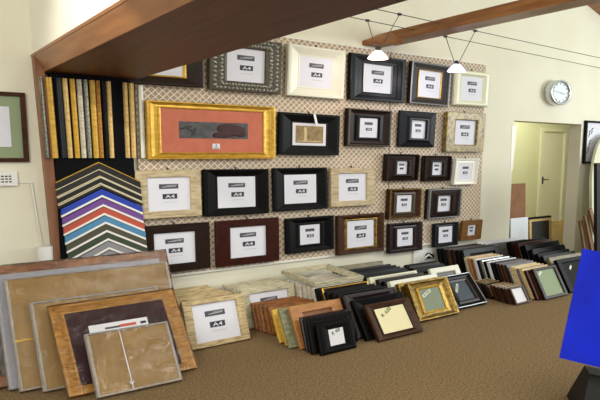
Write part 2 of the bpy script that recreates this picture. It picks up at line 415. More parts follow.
# loose generic brush shapes on the narrow painting
bm = bmesh.new()
from mathutils import Matrix
for (bx, bz, sx, sz, an) in ((.115,.012,.105,.032,.05),(.10,-.018,.125,.024,-.12),(.19,-.004,.05,.036,.2)):
    bmesh.ops.create_icosphere(bm, subdivisions=2, radius=1, matrix=Matrix.Translation((bx,-.0015,bz)) @ Matrix.Rotation(an,4,'Y') @ Matrix.Diagonal((sx,.0008,sz,1)))
link(finish(bm,'painted_red_shape',0,True),'painted_red_shape',M['artred'],a)
bm = bmesh.new()
for (bx, bz, sx, sz, an) in ((-.175,0,.05,.008,.5),(-.15,-.01,.012,.035,.5),(-.2,.015,.05,.008,-.2)):
    bmesh.ops.create_icosphere(bm, subdivisions=2, radius=1, matrix=Matrix.Translation((bx,-.0015,bz)) @ Matrix.Rotation(an,4,'Y') @ Matrix.Diagonal((sx,.0008,sz,1)))
link(finish(bm,'painted_dark_shape',0,True),'painted_dark_shape',M['dark'],a)
cp = card('caption_plate', M['paper'], .01, .082, .055, .034, y_i, r, .001)
card('plate_mark', M['dark'], 0, -.011, .035, .005, -.001, cp, .0006); card('plate_mark', M['dark'], 0, .006, .012, .008, -.001, cp, .0006)
r,Wt,wx,wz = hung('R22',2.666,1.125,.571,.296,-1.3,-.6, .300,.158, .035,'slope',M['charcoal'],'picture_frame','wide charcoal frame holding a small sepia landscape, right beside the big gold frame',insert=M['whitecard'])
a = card('sepia_picture', M['photo'], 0, .148, .250, .122, -.0178, r, .001)
bm = bmesh.new(); add_prism(bm, [(-.06,-.05),(-.01,-.05),(-.025,-.03),(-.027,.05),(-.05,.05),(-.048,-.03)], -.0018, -.001, 'y'); add_box(bm, -.11, .11, -.0018, -.001, -.052, -.046)
link(finish(bm,'pale_tree'),'pale_tree',M['photo_light'],a)
bm = bmesh.new(); add_box(bm, -.010,.010,-.006,-.002,-.048,.03)
link(finish(bm,'price_tag'),'price_tag',M['dial'],r,(.03,-.04,.265),(0,-.3,0))
hung('R23',3.239,1.195,.495,.283,-2.4,-.4, *A5, .04,'scoop',M['dkbrown'],'picture_frame','walnut frame with greenish bronze bands holding an A5 label, below the pink-lit lamp',lip=M['black'],lipw=.3,lip2=M['bronze'],txt='A5')
hung('R24',3.789,1.193,.479,.292,-2.6,-.5, .175,.148, .04,'rise',M['navy'],'picture_frame','wide blue-black frame with a small opening, between walnut and burl frames',lip=M['greyline'],lipw=.05,txt='A5')
hung('R25',4.385,1.154,.570,.345,-2.7,0., .292,.215, .04,'flat',M['burl'],'picture_frame','large marbled gold burl frame below the cream rounded frame',lip=M['greenish'],lipw=.18)
hung('R31',1.586,.728,.408,.302,1.1,0., *A4, .03,'flat',M['wash'],'picture_frame','limewashed pine frame holding an A4 label, tucked beside the blue corner sample',W0=.440)
hung('R32',2.055,.718,.521,.310,.8,-.4, .291,.208, .035,'slope',M['black_matt'],'picture_frame','matt black A4 frame hanging directly under the big gold frame')
hung('R33',2.590,.722,.506,.309,1.0,0., .285,.208, .035,'slope',M['charcoal'],'picture_frame','black A4 frame with a lighter top slope, under the sepia landscape frame')
hung('R34',3.084,.728,.470,.296,1.7,-.2, .289,.211, .03,'flat',M['wash'],'picture_frame','limewashed pine A4 frame in the middle of the lattice beside the small bronze frames')
hung('R35',3.608,.915,.424,.220,-3.1,-.6, .130,.107, .045,'rise',M['dkbrown'],'picture_frame','small deep bronze and walnut frame under the walnut A5 frame',lip=M['bronze'],lipw=.3,lip2=M['dkbrown'],txt=None)
hung('R36',4.033,.901,.389,.220,-2.5,-.3, .135,.112, .045,'rise',M['dkbrown'],'picture_frame','small deep bronze and walnut frame beside the small white frame',lip=M['bronze'],lipw=.3,lip2=M['dkbrown'],txt=None)
hung('R37',4.408,.867,.363,.231,-5.2,-.3, .184,.150, .04,'scoop',M['white'],'picture_frame','small white box frame holding an A5 label, under the burl frame',txt='A5')
hung('R41',3.648,.600,.424,.247,-1.8,-.7, .178,.142, .045,'scoop',M['brown'],'picture_frame','antique gold and brown frame with a bright lower edge, over the plum A5 frame',lip=M['bronze'],lipw=.35,lip2=M['gold_dark'],txt='A5')
hung('R42',4.136,.575,.482,.258,-2.8,-.2, .183,.142, .05,'rise',M['dkbrown'],'picture_frame','dark brown frame with pewter lip, over the small blue-black frame',lip=M['bronze'],lipw=.3,lip2=M['greyline'],txt='A5')
hung('R51',1.630,.376,.428,.307,1.2,-.2, .286,.204, .03,'flat',M['dkbrown'],'picture_frame','dark walnut A4 frame lowest on the lattice, partly behind the wrapped pictures',lip=M['black'],lipw=.3,W0=.495)
hung('R52',2.137,.370,.522,.312,.9,-.3, .292,.213, .032,'flat',M['mahog'],'picture_frame','reddish mahogany A4 frame in the lowest row on the lattice')
hung('R53',2.674,.405,.466,.260,2.4,.1, .187,.146, .035,'slope',M['black'],'picture_frame','small black A5 frame in the lowest row beside the mahogany frame',lip=M['charcoal'],lipw=.3,txt='A5')
hung('R54',3.176,.347,.521,.310,2.0,-.3, .284,.212, .038,'slope',M['brown'],'picture_frame','brown A4 frame with a gold top slope, in the lowest row',lip=M['gold_dark'],lipw=.3)
hung('R55',3.673,.310,.434,.247,1.0,-.5, .188,.148, .04,'scoop',M['plum'],'picture_frame','dark plum A5 frame above the white power socket',lip=M['dkbrown'],lipw=.3,txt='A5')
hung('R56',4.181,.314,.353,.210,.4,-.3, .182,.145, .035,'scoop',M['navy'],'picture_frame','small blue-black A5 frame in the lowest row beside the amber frame',txt='A5')
hung('R57',4.524,.348,.321,.184,-4.6,-.6, .116,.099, .03,'flat',M['amber'],'picture_frame','smallest amber brown frame at the end of the lowest row',txt=None)

# ------------------------------------------------------------------ moulding samples and corner samples
box_b = thing('sample_board', 'tall black board carrying the moulding and corner samples', 'display board', (1.125, 3.625, 0))
box('board_sheet', M['board_black'], -.235, .218, -.050, .02, .0, 1.572, box_b)
sticks = [(.838,.022,'silver','slim silver moulding sample at the post'),(.878,.03,'yellow','bright gilt moulding sample next to the slim silver one'),
 (.925,.036,'navy','wide dark blue moulding sample'),(.962,.026,'gold_pale','pale gold moulding sample beside the dark blue one'),(1.003,.026,'yellow','bright gilt moulding sample, third gold one from the post'),
 (1.040,.026,'pale','pale grey moulding sample before its twin'),(1.073,.026,'silver','mottled silver moulding sample beside the pale grey one'),(1.113,.030,'yellow','broad gilt moulding sample in the middle of the row'),
 (1.144,.022,'oak','oak moulding sample beside the broad gilt one'),(1.174,.030,'black','black moulding sample between oak and gold'),(1.206,.026,'gold_pale','pale gold moulding sample beside the black gap'),
 (1.305,.024,'gold_pale','pale gold moulding sample after the black gap'),(1.342,.026,'gold_pale','last pale gold moulding sample beside the lattice')]
for x, w, mk, lb in sticks:
    xt = x; tilt = .045*max(0, (1.3-x)/.45)
    o = prism('moulding_sample', M[mk], [(-w/2,0),(-w/2,-.014),(-w*.3,-.024),(0,-.018),(w*.3,-.024),(w/2,-.014),(w/2,0)], 0, .438, 'z', None, 0, None, (xt+.012*max(0,(1.3-x)/.45), 3.5745 if x > .85 else 3.5949, 1.106), (0, -tilt*.6, 0))
    tag(o, lb, 'moulding sample', 'straight moulding samples on the black board')
o = prism('moulding_sample', M['offwhite'], [(-.014,0),(-.014,-.02),(0,-.026),(.014,-.02),(.014,0)], 0, .437, 'z', None, 0, None, (1.418, 3.628, 1.105))
tag(o, 'cream moulding length hanging on the lattice beside the big gold frame', 'moulding sample')
def vee(name, m, apex, y, band, dxl, dxr, dl, dr, thick, parent=None, label=None, z0=0.):
    """an upside-down V strip: apex height, vertical band height"""
    bm = bmesh.new()
    for s, dx, dz in ((-1, dxl, dl), (1, dxr, dr)):
        q = [(0, z0), (s*dx, z0-dz), (s*dx, z0-dz-band), (0, z0-band)]
        add_prism(bm, q, -thick, 0, 'y')
    bmesh.ops.remove_doubles(bm, verts=bm.verts, dist=1e-5)
    return link(finish(bm, name), name, m, parent, (0,0,0), (0,0,0), label)
def chevron(apexx, z, y, mface, medge, face, edge, label, top=None, name='mat_corner_sample', cat='corner sample', dl=.245, dr=.247, k=.455):
    t = thing(name, label, cat, (apexx, y, z), (0, 0, 0), 'corner samples on the black board')
    o = 0.
    if top: vee('outer_edge', M[top], 0, 0, .005, dl, dr, dl*k, dr*(k+.025), .020, t); o = -.005
    vee('face_strip', M[mface], 0, 0, face, dl, dr, dl*k, dr*(k+.025), .016, t, z0=o)
    vee('inner_edge', M[medge], 0, 0, edge, dl, dr, dl*k, dr*(k+.025), .018, t, z0=o-face)
M['c_cream'] = mat('edge_cream', 'cfc6a8', None, .5); M['c_black'] = mat('corner_black', '141210', None, .4); M['c_brown'] = mat('corner_brown', '231d17', None, .5)
M['m_blue'] = mat('mat_blue', '1f3ea8', None, .7); M['m_purple'] = mat('mat_purple', '6d4590', None, .7); M['m_red'] = mat('mat_brick', 'b5513c', None, .7)
M['m_sky'] = mat('mat_sky', '4a86ad', None, .7); M['m_olive'] = mat('mat_olive', '4a4a3a', None, .7); M['m_green'] = mat('mat_green', '384432', None, .7); M['m_grey'] = mat('mat_grey', '8c8c90', None, .7)
M['bevel'] = mat('mat_white_core', 'e8e6e2', None, .6)
yb = 3.5745
chevron(1.125,1.083,yb,'c_black','c_cream',.036,.005,'dark moulding corner sample with a gold outer edge, topmost of the corners',top='gold',name='moulding_corner_sample')
chevron(1.128,1.034,yb,'c_brown','c_cream',.030,.006,'brown-black moulding corner sample, second from the top',name='moulding_corner_sample')
chevron(1.131,.996,yb,'c_black','c_cream',.028,.006,'black moulding corner sample with a cream inner edge, third from the top',top='c_cream',name='moulding_corner_sample')
chevron(1.134,.954,yb,'c_black','c_black',.010,.006,'thin black moulding corner sample just over the blue mat corner',top='c_cream',name='moulding_corner_sample')
cz = [(1.136,.926,'m_blue','royal blue'),(1.140,.872,'m_purple','purple'),(1.144,.820,'m_red','brick red'),(1.149,.768,'m_sky','sky blue'),(1.154,.718,'m_olive','dark olive grey'),(1.159,.668,'m_green','dark green'),(1.162,.614,'m_grey','light grey')]
for i, (ax, z, mk, nm) in enumerate(cz):
    chevron(ax, z, yb, mk, 'bevel', .035, .0125, nm+' mat corner sample with a white bevelled edge on the black board'.replace('bevelled','cut'), dl=.235, dr=.243)
chevron(1.165,.560,yb+.0005,'m_grey','bevel',.03,.012,'small grey mat corner sample, lowest of the corners',dl=.15,dr=.15)

# ------------------------------------------------------------------ things on the wall beside the post
t = thing('framed_picture', 'brown framed picture with a sage green mat above the intercom', 'picture', (.525, YW-.002, 1.085))
link(ring_mesh('moulding', .48, .375, .025, .028, .022, PROF['flat']), 'moulding', M['brown'], t)
box('mat_board', M['sage'], -.215, .215, -.012, -.003, .02, .355, t); card('white_print', M['paper'], .025, .19, .26, .215, -.012, t, .002)
t = thing('intercom', 'white wall intercom box with rows of dark slots below the green matted picture', 'intercom', (.585, YW-.002, .957))
box('housing', M['plastic'], -.11, .11, -.03, 0, 0, .078, t, .006)
bm = bmesh.new()
for i in range(9):
    for j in range(3): add_box(bm, -.085+i*.019, -.085+i*.019+.012, -.032, -.029, .018+j*.015, .018+j*.015+.007)
link(finish(bm,'speaker_slots'),'speaker_slots',M['dark'],t)
t = thing('junction_box', 'white wall box with a thin cable rising from it, beside the wooden post', 'junction box', (.810, YW-.002, .500))
bm = bmesh.new()
bmesh.ops.create_cone(bm, cap_ends=True, segments=24, radius1=.042, radius2=.042, depth=.11, matrix=Matrix.Translation((0,-.045,.055)))
link(finish(bm,'cover',.003,False),'cover',M['plastic'],t)
tube('cable', M['plastic'], [(.0,-.012,.11),(-.02,-.012,.25),(-.034,-.012,.40),(-.04,-.012,.47)], .0045, t, 6)
bm = bmesh.new()
add_tube(bm, [(0,-.008,0),(-.11,-.008,.004)], .0025, 5)
link(finish(bm,'cable_branch'),'cable_branch',M['plastic'],t,(-.04,0,.47))

t = thing('power_socket', 'white power socket with a black plug low on the wall under the lattice', 'socket', (3.965, YW-.002, .17))
box('face_plate', M['plastic'], -.12, .12, -.014, 0, 0, .135, t, .004)
bm = bmesh.new(); bmesh.ops.create_cone(bm, cap_ends=True, segments=16, radius1=.036, radius2=.028, depth=.05, matrix=Matrix.Translation((.06,-.038,.068)) @ Matrix.Rotation(pi/2,4,'X') @ Matrix.Diagonal((1,.75,1,1)))
link(finish(bm,'plug'),'plug',M['blackplastic'],t)
bm = bmesh.new(); add_tube(bm, [(.06,-.06,.06),(.0,-.075,.09),(-.07,-.07,.05),(-.1,-.05,-.05),(-.1,-.04,-.16)], .008, 6)
link(finish(bm,'plug_cable',0,True),'plug_cable',M['plastic'],t)

# clock
t = thing('wall_clock', 'round brushed steel wall clock above the passage opening', 'clock', (5.875, YW-.001, 1.757))
RX, RZ = .190, .127
def ell(bm, r0, r1, ya, yb_, n=48):
    rings = []
    for r, y in ((r0, ya), (r1, yb_)):
        rings.append([bm.verts.new((RX*r*cos(2*pi*k/n), y, RZ*r*sin(2*pi*k/n))) for k in range(n)])
    for k in range(n): bm.faces.new((rings[0][k], rings[0][(k+1)%n], rings[1][(k+1)%n], rings[1][k]))
    return rings
bm = bmesh.new()
ell(bm, .97, 1, 0, -.085); ell(bm, 1, .97, -.085, -.092); ell(bm, .97, .80, -.092, -.088); ell(bm, .80, .79, -.088, -.07)
bmesh.ops.remove_doubles(bm, verts=bm.verts, dist=1e-5)
link(finish(bm,'rim',0,True),'rim',M['steel'],t)
bm = bmesh.new(); rr = ell(bm, .80, .80, -.066, -.070); bm.faces.new(rr[1])
link(finish(bm,'dial'),'dial',M['dial'],t)
bm = bmesh.new()
for k in range(12):
    a = 2*pi*k/12; x, z = .68*RX*sin(a), .68*RZ*cos(a)
    add_box(bm, x-.006, x+.006, -.0725, -.070, z-.006, z+.006)
link(finish(bm,'hour_marks'),'hour_marks',M['dark'],t)
box('hour_hand', M['steel'], -.006, .085, -.076, -.073, -.006, .006, t, rot=(0, .12, 0)); box('minute_hand', M['steel'], -.14, .01, -.079, -.077, -.004, .004, t, rot=(0, .1, 0))

# ------------------------------------------------------------------ cable lamps
def wz(x, a, b, xa, xb): return a+(b-a)*(x-xa)/(xb-xa)
W1 = lambda x: wz(x, 2.054, 1.982, 2.798, 6.074)
W2 = lambda x: wz(x, 2.062, 2.008, 2.874, 5.628)
tag(tube('lamp_cable', M['wire'], [(1.38, 3.285, W1(1.38)), (4, 3.285, W1(4)), (8.5, 3.285, W1(8.5))], .0028, None, 6), 'taut steel lamp cable running closer to the wall', 'cable', 'pair of lamp cables')
tag(tube('lamp_cable', M['wire'], [(1.38, 3.05, W2(1.38)), (4, 3.05, W2(4)), (8.5, 3.05, W2(8.5))], .0028, None, 6), 'taut steel lamp cable running farther out from the wall', 'cable', 'pair of lamp cables')
def lamp(x, zb, hx1, hx2, sh, label):
    t = thing('cable_lamp', label, 'lamp', (x, 3.17, zb), (0,0,0), 'halogen lamps on the cables')
    apex = (0, 0, .052)
    tube('support_rod', M['wire'], [(hx1-x, .115, W1(hx1)-zb), (-.01, .01, .06)], .0028, t, 6)
    tube('support_rod', M['wire'], [(hx2-x, -.12, W2(hx2)-zb), (.01, -.01, .06)], .0028, t, 6)
    for hx, yy, w in ((hx1, .115, W1), (hx2, -.12, W2)):
        box('cable_clamp', M['dark'], hx-x-.014, hx-x+.014, yy-.008, yy+.008, w(hx)-zb-.007, w(hx)-zb+.007, t, .002)
    bm = bmesh.new(); n = 28; rings = []
    for r, z in ((.016,.056),(.038,.044),(.066,.018),(.080,0),(.076,0),(.062,.016),(.034,.040),(.012,.05)):
        rings.append([bm.verts.new((r*cos(2*pi*k/n), r*.8*sin(2*pi*k/n), z)) for k in range(n)])
    for A, B in zip(rings, rings[1:]):
        for k in range(n): bm.faces.new((A[k], A[(k+1)%n], B[(k+1)%n], B[k]))
    link(finish(bm,'glass_shade',0,True),'glass_shade',sh,t)
    bm = bmesh.new(); bmesh.ops.create_cone(bm, cap_ends=True, segments=14, radius1=.02, radius2=.012, depth=.03, matrix=Matrix.Translation((0,0,.065)))
    link(finish(bm,'lamp_holder'),'lamp_holder',M['dark'],t)
    bm = bmesh.new(); bmesh.ops.create_icosphere(bm, subdivisions=2, radius=.016, matrix=Matrix.Translation((0,0,.018)))
    link(finish(bm,'bulb',0,True),'bulb',M['bulb'],t)
    return t
lamp(2.955, 1.778, 2.959, 3.035, M['shade_warm'], 'small pink-glowing glass lamp hanging from the cables before the large black frame')
lamp(3.775, 1.757, 3.772, 3.832, M['shade_cool'], 'small violet-glowing glass lamp hanging from the cables before the cream rounded frame')

# ------------------------------------------------------------------ stacks on the floor
ORD = ['front', 'second', 'third', 'fourth', 'fifth', 'sixth', 'seventh', 'eighth', 'ninth', 'tenth', 'eleventh', 'twelfth', 'thirteenth', 'fourteenth']
def lf(name, label, X, Y, W, H, lean, D=.03, wx=.07, wz=.035, prof='slope', m=None, lip=None, lipw=.14, lip2=None, insert='back', txt='A4', group=None, yaw=0.):
    """a frame standing on the floor and leaning back: Y is where the front face meets the floor"""
    return frame(name, label, (X, Y+D*cos(RD(lean)), 0.0), (RD(-lean), 0, RD(yaw)), W, H, D, wx, wz, prof, m, lip, lipw, lip2, insert, txt, group)
def stack(first, n, dy, dx, desc, group, start=1, dl=0.):
    """copies of the first frame behind it, each described by its place in the stack"""
    lean = -first.rotation_euler[0]
    for k in range(1, n):
        loc = [c/U for c in first.location]
        dup(first, f'{desc}, {ORD[k+start-1]} from the front of its stack', (loc[0]+dx*k+random.uniform(-.006,.006), loc[1]+dy*k, 0), (-(lean-RD(dl)*k), 0, random.uniform(-.006,.006)), group)

# limewashed pine stacks
g = 'limewashed A4 frames stacked on the floor'
f0 = lf('picture_frame','limewashed pine frame with a full A4 label, at the front of its floor stack',1.642,3.076,.409,.283,17.5,.032,.056,.030,'flat',M['wash_tan'],insert='paper',group=g)
f0b = lf('picture_frame','limewashed pine frame, second from the front in the stack behind the full A4 label',1.630,3.128,.409,.277,17.5,.020,.056,.030,'round',M['wash_tan'],insert='back',group=g)
stack(f0b, 8, .049, -.004, 'limewashed pine frame behind the full A4 label', g, 2, .4)
g = 'greyish limewashed frames stacked on the floor'
f0 = lf('picture_frame','greyish limewashed frame with its A4 label half hidden by the brown oak stack',2.145,3.27,.42,.252,16,.03,.058,.032,'flat',M['wash_green'],insert='paper',group=g)
f0b = lf('picture_frame','greyish limewashed frame, second from the front in the stack against the wall',2.145,3.312,.42,.252,16,.021,.058,.032,'round',M['wash_green'],group=g)
stack(f0b, 6, .042, .0, 'greyish limewashed frame under the mahogany frame', g, 2, .4)
# brown oak stack
g = 'brown oak frames stacked on the floor'
r = lf('picture_frame','brown oak frame with white and black inner lines, at the front of the oak stack',2.181,3.059,.358,.178,20,.026,.035,.022,'flat',M['oak_dark'],lip=M['whitecard'],lipw=.5,insert=M['dark'],group=g)
card('picture_patch', M['yellow'], .02, .075, .2, .07, -.0143, r, .001)
f0b = lf('picture_frame','brown oak frame, second from the front in the oak stack',2.175,3.098,.358,.180,20,.021,.04,.022,'round',M['oak_dark'],group=g)
stack(f0b, 4, .038, -.006, 'brown oak frame in the small oak stack', g, 2)
# tan, green and yellow frames
lf('picture_frame','plain tan wooden frame leaning behind the small black frames',2.164,2.722,.386,.254,28.5,.022,.08,.045,'flat',M['tan'])
lf('picture_frame','weathered green frame just behind the plain tan one',2.130,2.775,.40,.240,28.5,.02,.07,.04,'flat',M['greenish'])
g = 'yellow gilt frames leaning behind the tan frame'
lf('picture_frame','yellow gilt frame directly behind the weathered green one',2.150,2.835,.40,.205,26,.022,.06,.03,'flat',M['yellow'],group=g)
lf('picture_frame','yellow gilt frame farther back, before the oak stack',2.145,2.895,.40,.205,26,.022,.06,.03,'flat',M['yellow'],group=g)
# small black frames
g = 'small black frames in the front stack'
r = lf('picture_frame','small black frame with a white card and a scribbled price, at the very front',2.131,2.560,.263,.174,16.2,.026,.080,.042,'round',M['black_matt'],insert=M['whitecard'],group=g)
text('R', 'handwriting', M['scribble'], .016, .02, r, (-.022,-.0145,.110), .3); text('450', 'handwriting', M['scribble'], .034, .02, r, (.012,-.0145,.121), .3)
lf('picture_frame','small black frame, second in the very front stack',2.128,2.604,.310,.182,16.5,.026,.08,.042,'round',M['black_matt'],group=g)
lf('picture_frame','small black frame, third in the very front stack',2.165,2.646,.370,.188,17,.026,.08,.042,'round',M['charcoal'],group=g)
lf('picture_frame','small plum black frame, last before the plain tan frame',2.168,2.684,.36,.194,19,.024,.08,.042,'round',M['plum'],group=g)

# brown frame with the cream card and the dark frames behind it
g = 'dark frames behind the cream card'
r = lf('picture_frame','dark brown frame with a blank cream card and green handwriting, leaning far back',2.622,2.555,.378,.237,36,.028,.063,.036,'slope',M['brown'],lip=M['dkbrown'],lipw=.2,insert=M['creamcard'],group=g)
text('R', 'handwriting', M['scribble'], .022, .020, r, (-.072,-.0155,.155), .45); text('620', 'handwriting', M['scribble'], .062, .024, r, (-.018,-.0155,.181), .45)
sp = [(2.600,2.610,.43,.262,34,'black_matt','slope','wide black frame just behind the cream card frame'),(2.59,2.665,.45,.284,31.5,'plum','round','plum brown frame with a sheen, third behind the cream card'),
 (2.58,2.735,.42,.275,30,'black','slope','black frame behind the plum brown one'),(2.58,2.80,.42,.272,29,'black_matt','flat','matt black frame, second behind the plum brown one'),(2.57,2.858,.42,.270,28,'charcoal','flat','charcoal frame before the gilded black frame')]
for X,Y,W,H,L,mk,pf,lb in sp: lf('picture_frame',lb,X,Y,W,H,L,.032,.09,.045,pf,M[mk],group=g)
lf('picture_frame','black frame with a glowing orange gilt inner slope',2.575,2.925,.41,.276,27,.03,.09,.05,'slope',M['dkbrown'],lip=M['gold'],lipw=.5,lip2=M['gold'],group=g)
lf('picture_frame','black frame just behind the orange gilt one',2.58,2.992,.42,.262,24,.03,.09,.045,'flat',M['black'],group=g)
# pale open frames
g = 'pale grey frames stacked on the floor'
f0 = lf('picture_frame','pale grey frame with a stepped front, first of the pale stack',2.59,3.075,.44,.250,14,.03,.06,.034,'step',M['pale'],insert=None,group=g)
stack(f0, 7, .052, 0, 'pale grey open frame', g, 1, .3)
r = frame('picture_frame','pale grey open frame lying flat across the top of the pale stack',(2.59,3.125,.253),(RD(-86),0,0),.43,.40,.030,.07,.06,'step',M['wash_green'],group=g)

# gold frame with green card and what stands behind it
g = 'frames behind the gold frame with the green card'
r = lf('picture_frame','antique gold frame with a green card and a white price sticker',3.140,2.704,.404,.272,27.7,.04,.099,.058,'scoop',M['gold_dark'],lip=M['gold'],lipw=.22,insert=M['green_mat'],group=g)
s = card('price_sticker', M['sticker'], -.035, .182, .095, .022, -.0202, r, .001, .38)
text('R720', 'handwriting', M['scribble'], .07, .013, s, (0,-.0012,0))
sp = [(3.13,2.775,.43,.262,27,'gold_dark','flat','antique gold frame tucked behind the green card frame'),(3.13,2.836,.47,.270,26,'offwhite','flat','off-white frame with a dark face, first pale top behind the gold frame'),
 (3.12,2.895,.46,.262,25,'black','flat','black frame between the two off-white ones'),(3.115,2.952,.46,.265,24,'dkbrown','flat','walnut frame between the two off-white ones'),
 (3.095,3.008,.48,.272,23.5,'cream','slope','off-white frame with a broad top, second pale one behind the gold frame'),
 (3.10,3.066,.48,.262,22,'black_matt','flat','matt black frame behind the broad off-white one'),(3.10,3.118,.49,.266,21,'charcoal','flat','charcoal frame, second behind the broad off-white one'),
 (3.115,3.170,.49,.268,20,'black','flat','black frame, third behind the broad off-white one'),(3.10,3.222,.51,.268,19,'charcoal','flat','charcoal frame, fourth behind the broad off-white one'),
 (3.10,3.275,.52,.270,18,'black_matt','flat','matt black frame, fifth behind the broad off-white one'),(3.09,3.330,.52,.272,17,'black','flat','black frame just before the olive one at the wall'),
 (3.085,3.402,.50,.290,17,'olive','flat','olive brown frame standing last against the wall under the brown A4 frame')]
for X,Y,W,H,L,mk,pf,lb in sp: lf('picture_frame',lb,X,Y,W,H,L,.034,.085,.045,pf,M[mk],insert='back',group=g)

# black frame with slate card
g = 'frames behind the slate blue card'
r = lf('picture_frame','black frame with a plum inside, slate blue card and slanting white sticker',3.578,2.774,.334,.274,41.4,.035,.082,.058,'scoop',M['black'],lip=M['plum'],lipw=.4,lip2=M['greyline'],insert=M['blue_mat'],group=g)
s = card('price_sticker', M['sticker'], -.045, .165, .085, .020, -.0181, r, .001, .85)
text('R460', 'handwriting', M['scribble'], .06, .012, s, (0,-.0012,0))
r = lf('picture_frame','off-white frame with a grey label panel behind the slate blue card',3.665,3.005,.335,.272,29,.026,.06,.042,'flat',M['offwhite'],insert=M['grey'],group=g)
card('size_label', M['dial'], 0, .15, .15, .09, -.0143, r, .001)
for X,Y,W,H,L,mk,lb in [(3.56,3.075,.36,.272,27,'charcoal','charcoal frame with a broad top behind the off-white label frame'),(3.60,3.135,.36,.262,25,'black','black frame, second behind the off-white label frame'),
  (3.62,3.195,.36,.262,23,'dkbrown','walnut frame, third behind the off-white label frame'),(3.64,3.255,.36,.262,21,'black_matt','matt black frame, fourth behind the off-white label frame')]:
    lf('picture_frame',lb,X,Y,W,H,L,.034,.085,.045,'flat',M[mk],group=g)

# black and brown frames standing near the wall under the amber frame
g = 'tall dark frames against the wall under the amber frame'
sp = [('black','tall black frame before the dark row at the wall'),('black_matt','tall matt black frame, second in the dark row at the wall'),('dkbrown','tall walnut frame, third in the dark row at the wall'),
 ('brown','tall brown frame, fourth in the dark row at the wall'),('black','tall black frame, fifth in the dark row at the wall'),('charcoal','tall charcoal frame, last in the dark row at the wall')]
for k,(mk,lb) in enumerate(sp): lf('picture_frame',lb,4.425-.016*k,3.262+.044*k,.52,.315-.001*k,19-.9*k,.034,.09,.045,'flat',M[mk],insert=M['black_card'],group=g)

# long stack: raw topped boards, black frames, up to the sage card at the front
g = 'long stack ending in the sage green card'
r = lf('picture_frame','walnut frame with a sage green card and a corner sticker',4.365,2.584,.318,.257,29.8,.026,.034,.022,'flat',M['dkbrown'],lip=M['brown'],lipw=.4,insert=M['sage'],group=g)
s = card('price_sticker', M['sticker'], -.072, .212, .055, .018, -.0143, r, .001, .5)
sp = [('mahog','raw','dark red frame just behind the sage card'),('raw','raw','raw pine topped frame, second behind the sage card'),('grey','raw','grey sided frame with a raw pine top, third behind the sage card'),
 ('raw','raw','raw pine topped frame, fourth behind the sage card'),('wash_green','raw','pale sided frame, fifth behind the sage card'),('plum','raw','plum frame, sixth behind the sage card'),
 ('brown','raw','brown frame, seventh behind the sage card'),('mahog','raw','dark red frame, eighth behind the sage card'),('black','raw','black frame, ninth behind the sage card'),
 ('black_matt','raw','matt black frame, tenth behind the sage card'),('whitecard','raw','white edged frame in the middle of the long stack'),('black','raw','black frame just behind the white edged one'),
 ('silver','raw','silver sided frame near the back of the long stack'),('black','raw','black frame behind the silver sided one'),('whitecard','raw','white frame behind the black ones of the long stack'),
 ('oak_dark','raw','brown oak frame near the back of the long stack'),('tan','raw','tan frame second from the back of the long stack'),('wash_green','raw','pale limewashed frame at the back of the long stack')]
for k,(mk,_,lb) in enumerate(sp):
    Y = 2.622+.0345*k; H = .243+.0012*k if k < 5 else .262
    o = lf('picture_frame',lb,4.335-.0012*k,Y,.35 if k < 5 else .37,H,29-.55*k,.026,.04,.024,'flat',M[mk],group=g)
    if k in (1,2,3,4,14,15,16,17):
        W = .35 if k < 5 else .37
        box('raw_top_edge', M['raw'], -W/2, W/2, -.026, 0, H, H+.004, o)

# little stacks of small frames with raw tops
g = 'little raw topped frames in front of the long stack'
r = lf('small_picture_frame','little brown frame with a blank white card, at the front of the little stack',3.977,2.625,.170,.132,31,.022,.016,.010,'flat',M['brown'],insert=M['whitecard'],group=g)
for k in range(9):
    Y = 2.662+.034*k+(.03 if k > 4 else 0)
    mk = ['brown','dkbrown','brown','mahog','brown','dkbrown','black','brown','dkbrown'][k]
    o = lf('small_picture_frame',f'little {["brown","walnut","brown","dark red","brown","walnut","black","brown","walnut"][k]} frame with a raw pine top, {ORD[k+1]} behind the blank white card',3.975+.004*k,Y,.178,.126,31-.3*k,.022,.02,.014,'flat',M[mk],group=g)
    box('raw_top_edge', M['raw'], -.089, .089, -.022, 0, .126, .129, o)

# dark frames beside the passage
g = 'large black frames before the passage opening'
r = lf('picture_frame','large black frame with dark glass and a small sticker, beside the sage card',4.815,2.602,.46,.287,30,.03,.06,.036,'flat',M['black_matt'],insert=M['black_card'],group=g)
s = card('price_sticker', M['sticker'], -.055, .205, .05, .018, -.0160, r, .001, .6)
sp = [(4.87,2.700,.50,.285,28,'olive',.03,'olive brown topped frame behind the dark glass'),(4.93,2.80,.50,.280,27,'black',.034,'black frame second behind the dark glass'),
 (4.97,2.88,.50,.285,26,'black_matt',.034,'matt black frame third behind the dark glass'),(5.03,2.97,.52,.300,24,'charcoal',.05,'charcoal frame with a broad flat top before the passage'),
 (5.08,3.07,.54,.318,22,'black',.06,'thick black box frame before the passage'),(5.11,3.17,.54,.320,20,'mahog',.06,'thick dark red box frame before the passage'),(5.14,3.27,.56,.322,18,'black_matt',.06,'thick matt black box frame nearest the passage opening')]
for X,Y,W,H,L,mk,D,lb in sp: lf('picture_frame',lb,X,Y,W,H,L,D,.08,.045,'flat',M[mk],group=g)
o = box('foam_board', M['whitecard'], -.30, .30, -.02, 0, 0, .315, None, .002, None, (4.935, 3.53, 0), (RD(-12), 0, 0)); tag(o,'white foam board standing against the wall behind the dark frames','board')
o = box('foam_board', M['grey'], -.28, .28, -.02, 0, 0, .300, None, .002, None, (5.02, 3.465, 0), (RD(-12), 0, 0)); tag(o,'grey board standing just before the white foam board','board')

